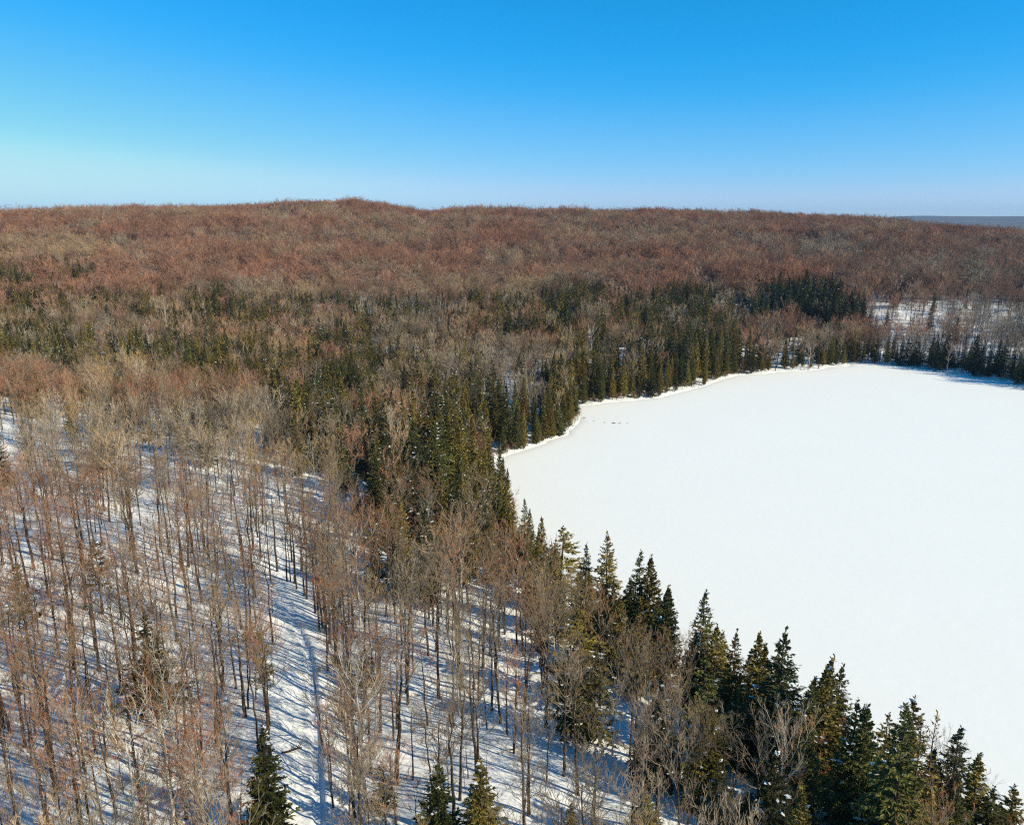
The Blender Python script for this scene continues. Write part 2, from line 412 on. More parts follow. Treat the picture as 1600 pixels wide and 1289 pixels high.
# lake: a slightly uneven sheet of snow-covered ice at z = 0 (the ground dips below it inside the shoreline)
gx = np.arange(-20, 372, 3.0); gy = np.arange(-40, 462, 3.0)
LX, LY = np.meshgrid(gx, gy, indexing='ij')
LS = shore_distance(LX, LY)
LZ = .012 + .05 * vnoise(LX, LY, 25, 21) * sstep(0, -10, LS)
nx, ny = LX.shape
i = np.arange(nx - 1)[:, None]; j = np.arange(ny - 1)[None, :]
Q = np.stack([i * ny + j, (i + 1) * ny + j, (i + 1) * ny + j + 1, i * ny + j + 1], -1)
smin = np.minimum(np.minimum(LS[:-1, :-1], LS[1:, :-1]), np.minimum(LS[:-1, 1:], LS[1:, 1:]))
smax = np.maximum(np.maximum(LS[:-1, :-1], LS[1:, :-1]), np.maximum(LS[:-1, 1:], LS[1:, 1:]))
Q = Q[smax < 3.2]
used = np.unique(Q); remap = np.full(nx * ny, -1); remap[used] = np.arange(len(used))
lv = np.stack([LX, LY, LZ], -1).reshape(-1, 3)[used]
ls = LS.reshape(-1)[used]; lv[:, 2] -= .9 * sstep(.0, 2.5, ls)
tag(obj("frozen_lake", quad_mesh("frozen_lake", lv, remap[Q], [LAKE_SNOW])), kind="structure")
# trail: the packed floor of the groove
def resample(P, step):
    seg = np.hypot(*np.diff(P, axis=0).T); cum = np.concatenate([[0], np.cumsum(seg)])
    s = np.arange(0, cum[-1], step)
    return np.stack([np.interp(s, cum, P[:, 0]), np.interp(s, cum, P[:, 1])], 1)
def smooth_path(P, it=3):
    for _ in range(it):
        a = P[:-1] * .75 + P[1:] * .25; b = P[:-1] * .25 + P[1:] * .75
        P = np.concatenate([P[:1], np.stack([a, b], 1).reshape(-1, 2), P[-1:]])
    return P
tp = resample(TRAIL[:-2], .4)
tg = np.gradient(tp, axis=0); tg = unit(tg); nm = np.stack([-tg[:, 1], tg[:, 0]], 1)
offs = np.linspace(-.5, .5, 7)
tx = tp[:, None, 0] + nm[:, None, 0] * offs; ty = tp[:, None, 1] + nm[:, None, 1] * offs
tz = ground(tx, ty) + .03
k = len(offs); i = np.arange(len(tp) - 1)[:, None]; j = np.arange(k - 1)[None, :]
Q = np.stack([i * k + j, i * k + j + 1, (i + 1) * k + j + 1, (i + 1) * k + j], -1).reshape(-1, 4)
tag(obj("trail", quad_mesh("trail", np.stack([tx, ty, tz], -1).reshape(-1, 3), Q[:, ::-1], [TRAIL_SNOW])), kind="structure")
# low forested hills on the horizon, about nine kilometres off
HILL, nt, b = new_mat("distant_forest"); b.inputs["Base Color"].default_value = (.13, .105, .09, 1); b.inputs["Roughness"].default_value = 1
n = nt.nodes.new("ShaderNodeTexNoise"); n.inputs["Scale"].default_value = .012; n.inputs["Detail"].default_value = 6
g = nt.nodes.new("ShaderNodeNewGeometry"); nt.links.new(g.outputs["Position"], n.inputs["Vector"])
mx = nt.nodes.new("ShaderNodeMix"); mx.data_type = 'RGBA'; mx.inputs["A"].default_value = (.04, .045, .035, 1); mx.inputs["B"].default_value = (.14, .11, .09, 1)
nt.links.new(n.outputs["Fac"], mx.inputs["Factor"]); nt.links.new(mx.outputs["Result"], b.inputs["Base Color"])
def hill_ridge(R0, az0, az1, top, seed, thick):
    a = np.radians(np.linspace(az0, az1, 120)); rr = np.linspace(R0 - thick, R0 + thick, 17)
    A, R = np.meshgrid(a, rr, indexing='ij'); u = (np.degrees(A) - az0) / (az1 - az0)
    X = R * np.sin(A); Y = R * np.cos(A)
    prof = np.cos((R - R0) / thick * math.pi / 2)
    z = prof * (top * sstep(0, .12, u) * sstep(1, .88, u) * (.42 + .85 * vnoise(X, Y, 1500, seed) + .12 * vnoise(X, Y, 420, seed + 1))) - 6
    n0, n1 = A.shape; i = np.arange(n0 - 1)[:, None]; j = np.arange(n1 - 1)[None, :]
    q = np.stack([i * n1 + j, i * n1 + j + 1, (i + 1) * n1 + j + 1, (i + 1) * n1 + j], -1).reshape(-1, 4)
    return quad_mesh("hills", np.stack([X, Y, z], -1).reshape(-1, 3), q, [HILL])
tag(obj("hills", hill_ridge(9500, 8, 64, 152, 31, 1500)), kind="structure")
tag(obj("hills", hill_ridge(6500, 26, 66, 70, 37, 900)), kind="structure")

# ---------------------------------------------------------------- the kinds of tree
TINTS = {"tan": (.45, .295, .16, 1), "grey": (.39, .305, .22, 1), "rust": (.47, .185, .085, 1), "ochre": (.44, .28, .115, 1), "brown": (.39, .20, .13, 1)}
GREENS = {"olive": (.19, .145, .030, 1), "green": (.095, .098, .026, 1), "dark": (.042, .050, .018, 1), "golden": (.25, .17, .035, 1)}
HW = [make_hardwood(100 + k, 18, .54 + .03 * (k % 5), 3.7 + .4 * (k % 4), n=(11, 5, 3, 3), twig=.0165, tip_from=0, fork=(k % 3 == 0)) for k in range(9)]
HW_PALE = [make_hardwood(200 + k, 18, .46 + .05 * k, 4.6 + .5 * k, n=(12, 5, 4, 3), twig=.016, bark=PALE_BARK, wood=PALE_BARK, fork=True) for k in range(3)]
SAP = [make_hardwood(300 + k, 9, .42 + .06 * k, 1.5, n=(7, 4, 3, 2), twig=.011, lean=.04, stout=.8) for k in range(4)]
HW_FAR = [make_hardwood(400 + k, 17, .46 + .04 * (k % 3), 5.2 + .4 * (k % 3), n=(11, 5, 4, 3), twig=.024, fork=True, upb=.18) for k in range(4)]
HW_HILL = [make_hardwood(430 + k, 17, .36, 6.8 + .5 * k, n=(13, 6, 4, 4), twig=.038, fork=True, upb=.02, ang=(30, 65)) for k in range(4)]
HW_FAR_PALE = [make_hardwood(450 + k, 17, .4, 5.0, n=(10, 5, 3, 3), twig=.028, fork=True, bark=PALE_BARK, wood=PALE_BARK) for k in range(2)]
SPRUCE = [make_conifer(500 + k, 16, 2.5 + .2 * (k % 3), .06, 34, 7, power=.75) for k in range(5)]
CEDAR = [make_conifer(520 + k, 16, 2.3, .04, 40, 7, power=.72, droop=.35, tip_up=.9, spray=11, wid=.22, ragged=.2, snow=.02) for k in range(4)]
HEMLOCK = [make_conifer(540 + k, 16, 3.0, .12, 22, 6, power=.6, droop=-.3, tip_up=.2, spray=11, wid=.24, ragged=.4, snow=.05, sparse=.15) for k in range(3)]
PINE = [make_conifer(560 + k, 16, 2.6, .35, 15, 5, power=.5, droop=.15, tip_up=.8, spray=14, wid=.26, ragged=.45, snow=.04, sparse=.2) for k in range(3)]
LARCH = [make_conifer(580 + k, 16, 2.2, .25, 26, 4, power=.6, droop=.05, tip_up=.5, spray=3, wid=.10, ragged=.5, snow=0, sparse=.25, hang=1) for k in range(2)]

# ---------------------------------------------------------------- where the trees stand
def inside(poly, x, y):
    x = np.asarray(x, float); y = np.asarray(y, float); r = np.zeros(x.shape, bool); n = len(poly)
    for i in range(n):
        (ax, ay), (bx, by) = poly[i], poly[(i + 1) % n]
        r ^= ((ay > y) != (by > y)) & (x < (bx - ax) * (y - ay) / (by - ay + 1e-9) + ax)
    return r
BELT = [(-415, 602), (-306, 586), (-132, 512), (-69, 535), (47, 581), (164, 600), (130, 419), (59, 360), (28, 337), (0, 271), (-8, 232), (-15, 180), (-20, 157), (-37, 180), (-57, 213), (-120, 290), (-179, 334), (-262, 342)]
PINE_STAND = [(140, 458), (172, 580), (248, 566), (222, 494), (190, 508)]
WEST_STAND = [(-460, 620), (-300, 600), (-150, 330), (-215, 300), (-330, 380)]
OPEN_WOOD = [(226, 500), (254, 573), (421, 579), (320, 380), (231, 446), (205, 456)]
EAST_HILL = [(284, 590), (365, 567), (640, 800), (620, 1100), (503, 1100)]
def conifer_share(x, y, s):
    """how much of the wood is evergreen at a place (the stands have ragged edges)"""
    x0, y0 = x, y
    x = x0 + 40 * (vnoise(x0, y0, 30, 64) - .5); y = y0 + 40 * (vnoise(x0, y0, 30, 65) - .5) * sstep(230, 300, y0)
    clump = vnoise(x, y, 32, 51)
    p = np.full(np.shape(x), .02) + .10 * sstep(.62, .85, clump)
    p = np.where(inside(EAST_HILL, x, y), .14 * sstep(.3, .8, clump), p)
    p = np.where(inside([(-300, 350), (-120, 290), (-57, 213), (-90, 190), (-170, 220), (-260, 270)], x, y), .04 + .26 * sstep(.45, .7, clump), p)
    p = np.where(inside(BELT, x, y), (.16 + .70 * sstep(.32, .56, .6 * clump + .4 * vnoise(x, y, 12, 52))), p)
    p = np.where(inside(WEST_STAND, x, y), .2 + .65 * sstep(.25, .55, clump), p)
    p = np.where(inside(PINE_STAND, x, y), .9, p)
    p = np.where(inside(OPEN_WOOD, x, y), .05, p)
    x, y = x0, y0
    shore = (y > 255) & (s < 13) & (x < 128)
    p = np.where(inside([(130, 405), (142, 458), (205, 500), (222, 470), (200, 440)], x, y), .5, p)
    p = np.where(shore, .93, p)
    p = np.where((y > 255) & (s < 17) & (x >= 128) & (x < 215), .55, p)
    p = np.where((s < 22) & (x >= 215), .9, p)
    p = np.where((y < 255) & (y > 135) & (s < 44), .55, p)
    p = np.where((y < 255) & (y > 140) & (s < 24), .88, p)
    p = np.where((y <= 150) & (s < 24), .80, p)
    p = np.where((y < 190) & (s >= 44) & (x > -85), .0, p)
    p = np.where((y < 150) & (s >= 44), .0, p)
    return p
def spacing(x, y, s):
    g = np.full(np.shape(x), 5.0)
    g = np.where(y < 200, 5.45, g)
    g = np.where((y < 150) & (s < 22), 7.0, g)
    g = np.where((y >= 150) & (y < 275) & (x < -25), 6.3, g)
    g = np.where(np.hypot(x, y) > 470, 6.3, g)
    g = np.where(inside(BELT, x, y), 5.6, g)
    g = np.where(inside(PINE_STAND, x, y), 4.2, g)
    g = np.where(inside([(30, 362), (45, 430), (140, 470), (205, 470), (200, 442), (130, 410)], x, y) & (s > 12), 7.2, g)
    g = np.where(inside(OPEN_WOOD, x + 60 * (vnoise(x, y, 22, 62) - .5), y + 50 * (vnoise(x, y, 22, 63) - .5)), 6.6, g)
    g = np.where((s < 12) & (y > 200), 3.6, g)
    g = np.where(y < 200, g * (.88 + .28 * vnoise(x, y, 24, 61)), g * (.74 + .75 * vnoise(x, y, 24, 61)))
    return g
rng = np.random.default_rng(7)
HEROES = [('spruce', -25.8, 71.2, 13, 2.6), ('spruce', -7.5, 69.7, 12, 2.6), ('spruce', -3.1, 69.6, 13, 2.6), ('spruce', 6.2, 70.8, 7, 1.6), ('spruce', 14.0, 71.5, 8, 1.7), ('spruce', 23.6, 82.2, 13, 2.3), ('spruce', 26.9, 76.6, 6, 1.8), ('spruce', 17.9, 85.3, 14, 2.2), ('hemlock', 9.4, 102.6, 15, 2.8), ('spruce', 14.1, 139.7, 15, 2.0), ('spruce', 17.7, 136.0, 20, 2.8), ('cedar', 20.9, 128.4, 14, 2.6), ('spruce', 23.3, 131.7, 20, 2.6), ('cedar', 24.6, 129.4, 20, 2.8), ('cedar', 26.7, 125.2, 16, 2.0), ('spruce', 29.6, 111.7, 19, 2.4), ('spruce', 31.8, 108.4, 14, 2.4), ('spruce', 30.6, 97.7, 17, 2.0), ('cedar', 33.7, 98.1, 17, 2.6), ('spruce', 34.3, 90.1, 21, 3.3), ('cedar', 38.7, 87.0, 18, 2.5), ('spruce', 36.1, 85.2, 16, 2.2), ('spruce', 38.5, 78.2, 18, 2.3), ('cedar', 39.7, 77.8, 18, 2.3), ('spruce', 43.1, 79.8, 13, 1.8), ('spruce', 40.9, 72.0, 22, 3.0), ('larch', 42.9, 72.2, 21, 1.8), ('larch', 45.1, 73.6, 20, 1.5), ('cedar', 54.2, 79.4, 15, 2.5), ('spruce', 55.1, 77.0, 12, 2.5), ('spruce', 58.7, 79.2, 12, 2.4), ('larch', 40.8, 88.3, 19, 1.2), ('spruce', 50.1, 76.2, 12, 2.2), ('spruce', 32.8, 86.3, 12, 2.0), ('spruce', 29.7, 90.8, 13, 2.0), ('spruce', 34.6, 85.3, 11, 2.0), ('cedar', 43.5, 76.8, 12, 2.2), ('cedar', 45.1, 74.0, 13, 2.3), ('hemlock', 9.9, 149.9, 16, 3.6), ('cedar', 3.9, 163.3, 15, 2.2), ('hemlock', 7.6, 140.4, 13, 2.4), ('cedar', -1.1, 195.5, 15, 2.0), ('cedar', -3.2, 189.7, 15, 2.0), ('cedar', -1.5, 172.7, 15, 2.4), ('cedar', -6.7, 199.5, 17, 2.2), ('cedar', -11.7, 215.5, 21, 2.4), ('cedar', -18.6, 230.3, 23, 2.2), ('cedar', -13.9, 202.2, 19, 2.6), ('cedar', -8.8, 187.9, 16, 2.5), ('cedar', -4.4, 173.1, 15, 2.5), ('cedar', -11.8, 173.3, 15, 2.8), ('spruce', -16.6, 178.7, 17, 2.4), ('cedar', -9.9, 245.0, 16, 2.0), ('spruce', -25.4, 209.9, 20, 2.4), ('spruce', -26.1, 200.8, 18, 2.2), ('hemlock', -14.2, 166.5, 13, 2.6), ('cedar', -7.2, 167.1, 14, 2.6), ('cedar', -8.6, 153.7, 14, 2.5), ('cedar', -2.8, 164.3, 13, 2.3), ('cedar', -0.3, 166.1, 12, 2.2), ('pine', -67.5, 118.6, 13, 2.8), ('pine', -71.4, 105.2, 15, 2.8), ('hemlock', -47.3, 92.3, 14, 3.0), ('pine', -32.5, 92.1, 12, 1.8), ('hemlock', -21.2, 102.6, 7, 1.5), ('hemlock', 10.9, 92.7, 13, 2.2), ('hemlock', 7.9, 92.3, 14, 2.4), ('cedar', 17.0, 85.7, 9, 1.6), ('hemlock', -14.6, 76.4, 7, 1.3), ('spruce', 22.3, 81.2, 9, 1.8), ('spruce', 27.1, 106.3, 13, 2.3), ('spruce', 25.3, 124.5, 14, 2.6), ('cedar', 16.6, 113.5, 14, 2.5), ('cedar', 25.1, 310.4, 17, 1.9), ('cedar', 19.2, 289.1, 15, 2.0), ('spruce', 17.6, 285.3, 12, 1.9), ('cedar', 11.4, 277.8, 13, 2.0), ('cedar', 8.3, 273.2, 12, 1.8), ('cedar', 2.1, 265.5, 13, 1.8), ('cedar', -3.1, 260.1, 11, 1.6), ('cedar', -9.0, 247.9, 13, 1.8), ('spruce', 11.9, 287.9, 16, 2.0), ('spruce', 4.9, 296.9, 18, 2.2), ('cedar', 8.8, 273.2, 13, 1.8)]
def scatter():
    """jittered candidates over everything the camera can see and a margin around it, thinned to the local spacing"""
    pts = []
    cell = 2.9
    for (y0, y1) in ((46, 420), (420, 1330)):
        ys = np.arange(y0, y1, cell)
        for yy in ys:
            half = (yy + 25) * .70 + 22
            xs = np.arange(-half, half, cell)
            pts.append(np.stack([xs + rng.uniform(-.5, .5, len(xs)) * cell, np.full(len(xs), yy) + rng.uniform(-.5, .5, len(xs)) * cell], 1))
    P = np.concatenate(pts); x, y = P.T
    D = np.hypot(x, y)
    s = shore_distance(x, y)
    td, side = trail_distance(x, y)
    ok = (s > np.where(y > 255, .7, 1.6)) & (D < 1340)
    ok &= ~((td < np.where(side > 0, 4.6, 3.2)) & (y < 135))
    for (hx, hy) in ((-25.8, 71.2), (-7.5, 69.7), (-3.1, 69.4)):        # the spruces by the trail stand in the open
        ok &= ~((np.abs(x - hx * y / hy) < 2.6) & (y < hy + 1) & (y > hy - 16))
    ok &= rng.uniform(0, 1, len(x)) < np.minimum(1, (cell / spacing(x, y, s)) ** 2 * 1.25)
    P = P[ok]
    # drop candidates that crowd one another or a hand-placed tree
    grid = {}; keep = []
    for h in HEROES: grid.setdefault((int(h[1] // 3), int(h[2] // 3)), []).append((h[1], h[2]))
    order = rng.permutation(len(P))
    for q in order:
        a, b = P[q]; ci, cj = int(a // 3), int(b // 3); md = 1.9 ** 2
        if any((a - u) ** 2 + (b - v) ** 2 < md for di in (-1, 0, 1) for dj in (-1, 0, 1) for (u, v) in grid.get((ci + di, cj + dj), ())): continue
        grid.setdefault((ci, cj), []).append((a, b)); keep.append(q)
    return P[np.array(keep)]
P = scatter()
# a closer row of trees lines the lake side of the trail
row = resample(TRAIL, 4.6)[4:24]; row = row + np.stack([rng.uniform(3.2, 5.4, len(row)), rng.uniform(-.6, .6, len(row))], 1)
P = np.concatenate([P, row])
# on the lake bank the evergreens have crowded most bare trees out
BANK = [(16, 55), (90, 50), (70, 95), (40, 128), (18, 160), (5, 200), (-22, 205), (-18, 165), (-2, 138), (12, 112), (24, 92)]
px, py = P.T
ps = shore_distance(px, py); pz = ground(px, py)
is_con = rng.uniform(0, 1, len(P)) < conifer_share(px, py, ps)
thin = ~is_con & inside(BANK, px, py) & (rng.uniform(0, 1, len(P)) < .78)
P = P[~thin]; px, py = P.T; ps = ps[~thin]; pz = pz[~thin]; is_con = is_con[~thin]
cp, sp = math.cos(math.radians(13.6)), math.sin(math.radians(13.6))
def project(x, y, z):
    """picture coordinates 0..1 (for choosing which trees are big enough to stand alone, and for wording)"""
    zz = z - CAM_Z; yc = y * cp - zz * sp; up = y * sp + zz * cp
    return .5 + .77 * x / yc, .5 - .77 * up / yc * 1600 / 1289
def shown(x, y, z, h):
    u, v = project(x, y, z + h); u2, v2 = project(x, y, z)
    return (u > -.02) & (u < 1.02) & (v < 1.0) & (v2 > 0)
ph = np.where(is_con, rng.uniform(11, 18, len(P)), rng.uniform(13, 20, len(P)))
ph = np.where(inside(OPEN_WOOD, px, py), rng.uniform(11, 18, len(P)), ph)
ph = np.where(is_con & (ps < 13) & (py > 255), rng.uniform(9, 17, len(P)), ph)
ph = np.where(is_con & (inside(BELT, px, py) | inside(WEST_STAND, px, py)), rng.uniform(17, 24, len(P)), ph)
ph = np.where(is_con & inside(PINE_STAND, px, py), rng.uniform(22, 30, len(P)), ph)
# --- stands of one colour: noise picks the tint of every bare tree
def pick_tint(x, y, D, r):
    st = vnoise(x, y, 60, 71) * .6 + vnoise(x, y, 17, 72) * .4 + r * .40 - .20
    if D < 190:
        return "rust" if st > .50 else "tan" if st > .38 else "ochre" if st > .34 else "grey"
    if D < 420:
        return "ochre" if (x < -60 and .47 < st < .56) else "rust" if st > .60 else "tan" if st > .42 else "grey"
    if x > 240 + .0 * y and D < 900:
        return "brown" if st > .5 else "grey"
    if D > 520:
        return "rust" if st > .54 else "brown" if st > .34 else "grey" if st > .24 else "tan"
    return "rust" if st > .64 else "tan" if st > .46 else "brown" if st > .40 else "grey"

def tree_object(name, parts, x, y, z, h, base_h, wide, colour, rot, loc_label=None):
    root = bpy.data.objects.new(name, None); C.objects.link(root)
    root.empty_display_size = .5
    k = h / base_h
    root.location = (x, y, z); root.rotation_euler = (rng.normal(0, .028), rng.normal(0, .028), rot) if base_h != 16 else (rng.normal(0, .012), rng.normal(0, .012), rot); root.scale = (k * wide, k * wide, k)
    for pn, me in zip(("trunk", "crown", "snow"), parts):
        if me is None: continue
        o = bpy.data.objects.new(pn, me); C.objects.link(o); o.parent = root; o.color = colour
        if pn == "snow": o["kind"] = "stuff"
    return root
singles = []        # (root, kind, colour word, x, y, z, h)
D = np.hypot(px, py)
vis = shown(px, py, pz, ph)
# bare trees: the nearest 290 in view stand alone
bare = np.nonzero(~is_con & vis)[0]; bare = bare[np.argsort(D[bare])][:290]
con = np.nonzero(is_con & vis)[0]; con = con[np.argsort(D[con])][:200]
alone = np.zeros(len(P), bool); alone[bare] = True; alone[con] = True
for q in bare:
    t = pick_tint(px[q], py[q], D[q], rng.uniform()); pale = rng.uniform() < .04
    parts = HW_PALE[rng.integers(3)] if pale else HW[rng.integers(len(HW))]
    nm_ = "pale_barked_tree" if pale else "bare_tree"
    r = tree_object(nm_, parts, px[q], py[q], pz[q], ph[q], 18, rng.uniform(.8, 1.2), TINTS[t], rng.uniform(0, 6.28))
    singles.append((r, "pale-barked bare tree" if pale else "bare tree", t, px[q], py[q], pz[q], ph[q]))
SETS = {"spruce": SPRUCE, "cedar": CEDAR, "hemlock": HEMLOCK, "pine": PINE, "larch": LARCH}
BASE_R = {"spruce": 2.7, "cedar": 2.3, "hemlock": 2.6, "pine": 2.6, "larch": 1.8}
def green_for(kind, r):
    if kind == "cedar": return "olive" if r < .6 else "golden" if r < .68 else "green"
    if kind == "hemlock": return "dark" if r < .35 else "green" if r < .75 else "olive"
    if kind == "pine": return "green" if r < .5 else "olive"
    if kind == "larch": return "golden"
    return "green" if r < .45 else "dark" if r < .62 else "olive"
KIND_WORD = {"spruce": "spruce", "cedar": "cedar", "hemlock": "hemlock", "pine": "pine", "larch": "sparse larch"}
def add_conifer(kind, x, y, h, rad):
    z = float(ground(np.array([x]), np.array([y]))[0]); g = green_for(kind, rng.uniform()); S = SETS[kind]
    r = tree_object(kind + "_tree", S[rng.integers(len(S))], x, y, z, h, 16, (1.5 if x > 9 else 1.2) * rad / BASE_R[kind] * 16 / h, GREENS[g], rng.uniform(0, 6.28))
    singles.append((r, KIND_WORD[kind], {"olive": "olive", "green": "green", "dark": "dark green", "golden": "golden-olive"}[g], x, y, z, h))
for kind, x, y, h, rad in HEROES: add_conifer(kind, x, y, h, rad)
def con_kind(x, y, s, r):
    if s < 14 and y > 255 and x < 215: return "cedar" if r < .8 else "spruce"
    if y < 255 and s < 30: return "cedar" if r < .5 else "spruce" if r < .8 else "hemlock"
    return "spruce" if r < .5 else "hemlock" if r < .72 else "cedar" if r < .88 else "pine"
for q in con:
    k = con_kind(px[q], py[q], ps[q], rng.uniform())
    add_conifer(k, float(px[q]), float(py[q]), float(ph[q]), float(ph[q]) * .14 * rng.uniform(.85, 1.2))
# pale-barked trees that stand out against the dark conifers
for (x, y, h) in [(-17.1, 148.2, 17), (29.9, 76.9, 16), (54.2, 86.1, 13), (15.7, 81.3, 15), (-7.4, 97.0, 14), (12.6, 87.0, 14), (6.8, 109.4, 14), (56.8, 83.1, 11), (-1.8, 100.0, 12)]:
    z = float(ground(np.array([x]), np.array([y]))[0])
    r = tree_object("pale_barked_tree", HW_PALE[rng.integers(3)], x, y, z, h, 18, .85, TINTS["grey"], rng.uniform(0, 6.28))
    singles.append((r, "pale-barked bare tree", "grey", x, y, z, h))
# thin young trees between the big ones
ns = 0
while ns < 220:
    y = 58 + 120 * rng.uniform() ** 1.3; x = rng.uniform(-1, 1) * ((y + 25) * .66 + 4)
    xx, yy = np.array([x]), np.array([y]); s = shore_distance(xx, yy)[0]; td, sd = trail_distance(xx, yy)
    if s < 3 or td[0] < (2.5 if sd[0] > 0 else .9): continue
    z = float(ground(xx, yy)[0]); h = float(rng.uniform(4, 14))
    if not shown(x, y, z, h): continue
    t = pick_tint(x, y, math.hypot(x, y), rng.uniform())
    r = tree_object("young_bare_tree", SAP[rng.integers(4)], x, y, z, h, 9, rng.uniform(.8, 1.3), TINTS[t], rng.uniform(0, 6.28))
    singles.append((r, "young bare tree", t, x, y, z, h)); ns += 1

# ---------------------------------------------------------------- the rest of the wood, too many and too far to count
def proto_collection(name, items):
    col = bpy.data.collections.new(name)
    for k, parts in enumerate(items):
        b = None
        vs, qs, ms, mats, off = [], [], [], [], 0
        for me in parts:
            if me is None: continue
            co = np.empty(len(me.vertices) * 3, np.float32); me.vertices.foreach_get("co", co)
            li = np.empty(len(me.loops), np.int32); me.loops.foreach_get("vertex_index", li)
            mi = np.empty(len(me.polygons), np.int32); me.polygons.foreach_get("material_index", mi)
            vs.append(co.reshape(-1, 3)); qs.append(li.reshape(-1, 4) + off); ms.append(mi + len(mats)); mats += [MASSED.get(m.name, m) for m in me.materials]; off += len(me.vertices)
        key = tuple(me.name for me in parts if me)
        if key not in MERGED: MERGED[key] = quad_mesh(name, np.concatenate(vs), np.concatenate(qs), mats, np.concatenate(ms), False)
        o = bpy.data.objects.new("%s_%03d" % (name, k), MERGED[key]); col.objects.link(o)
    return col
MERGED = {}
def wood(name, label, pts, idx, rot, scl, tint, col):
    me = bpy.data.meshes.new(name); me.vertices.add(len(pts)); me.vertices.foreach_set("co", np.asarray(pts, np.float32).ravel())
    a = me.attributes.new("variant", 'INT', 'POINT'); a.data.foreach_set("value", np.asarray(idx, np.int32))
    a = me.attributes.new("turn", 'FLOAT_VECTOR', 'POINT'); a.data.foreach_set("vector", np.asarray(rot, np.float32).ravel())
    a = me.attributes.new("size", 'FLOAT_VECTOR', 'POINT'); a.data.foreach_set("vector", np.asarray(scl, np.float32).ravel())
    a = me.attributes.new("tint", 'FLOAT_VECTOR', 'POINT'); a.data.foreach_set("vector", np.asarray(tint, np.float32).ravel())
    o = tag(obj(name, me), label, None, None, "stuff")
    ng = bpy.data.node_groups.new(name, 'GeometryNodeTree')
    ng.interface.new_socket("Geometry", in_out='INPUT', socket_type='NodeSocketGeometry')
    ng.interface.new_socket("Geometry", in_out='OUTPUT', socket_type='NodeSocketGeometry')
    N = ng.nodes; Lk = ng.links
    gi = N.new("NodeGroupInput"); go = N.new("NodeGroupOutput")
    ci = N.new("GeometryNodeCollectionInfo"); ci.inputs["Collection"].default_value = col; ci.inputs["Separate Children"].default_value = True; ci.inputs["Reset Children"].default_value = True
    ip = N.new("GeometryNodeInstanceOnPoints"); ip.inputs["Pick Instance"].default_value = True
    def attr(nm, ty):
        n = N.new("GeometryNodeInputNamedAttribute"); n.data_type = ty; n.inputs["Name"].default_value = nm
        return next(s for s in n.outputs if s.enabled and s.name == "Attribute")
    e2r = N.new("FunctionNodeEulerToRotation"); Lk.new(attr("turn", 'FLOAT_VECTOR'), e2r.inputs[0])
    Lk.new(gi.outputs[0], ip.inputs["Points"]); Lk.new(ci.outputs[0], ip.inputs["Instance"]); Lk.new(attr("variant", 'INT'), ip.inputs["Instance Index"])
    Lk.new(e2r.outputs[0], ip.inputs["Rotation"]); Lk.new(attr("size", 'FLOAT_VECTOR'), ip.inputs["Scale"]); Lk.new(ip.outputs[0], go.inputs[0])
    md = o.modifiers.new("trees", 'NODES'); md.node_group = ng
    return o
far_col = proto_collection("far_bare_tree", HW_FAR + HW_HILL + HW_FAR_PALE)
rest = np.nonzero(~is_con & ~alone)[0]
idx = []; scl = []; rot = []; tnt = []
for q in rest:
    t = pick_tint(px[q], py[q], D[q], rng.uniform()); k = rng.integers(4) + (4 if D[q] > 500 + 120 * rng.uniform() and not inside(OPEN_WOOD, px[q], py[q]) else 0)
    if rng.uniform() < (.09 if D[q] < 400 else .18 if D[q] < 640 else .04): k = 8 + rng.integers(2)
    w = (.62 + .38 * min(1, max(0, (D[q] - 150) / 200))) * rng.uniform(.66, 1.3); h = ph[q] / 17
    idx.append(k); scl.append((w * h, w * h, h)); rot.append((rng.normal(0, .03), rng.normal(0, .03), rng.uniform(0, 6.28))); tnt.append((.42, .185, .11) if t == "rust" else TINTS[t][:3])
wood("bare_woodland", "leafless brown and rust hardwood forest covering the hillside beyond the slope", np.stack([px, py, pz], 1)[rest], idx, rot, scl, tnt, far_col)
kinds = ["spruce", "cedar", "hemlock", "pine"]
con_col = proto_collection("far_conifer", [(m if n == 0 else m[:2]) for k in kinds for n, m in enumerate(SETS[k][:3])])
rest = np.nonzero(is_con & ~alone)[0]
idx = []; scl = []; rot = []; tnt = []
for q in rest:
    k = con_kind(px[q], py[q], ps[q], rng.uniform()); g = green_for(k, rng.uniform())
    if inside(PINE_STAND, px[q], py[q]) or px[q] > 215: g = "dark" if rng.uniform() < .7 else "green"
    idx.append(kinds.index(k) * 3 + rng.integers(3)); h = ph[q] / 16
    w = rng.uniform(.85, 1.15); scl.append((w * h, w * h, h)); rot.append((0, 0, rng.uniform(0, 6.28))); tnt.append(GREENS[g][:3])
wood("conifer_woodland", "dark evergreen conifers scattered through the far leafless forest and along the far shore", np.stack([px, py, pz], 1)[rest], idx, rot, scl, tnt, con_col)
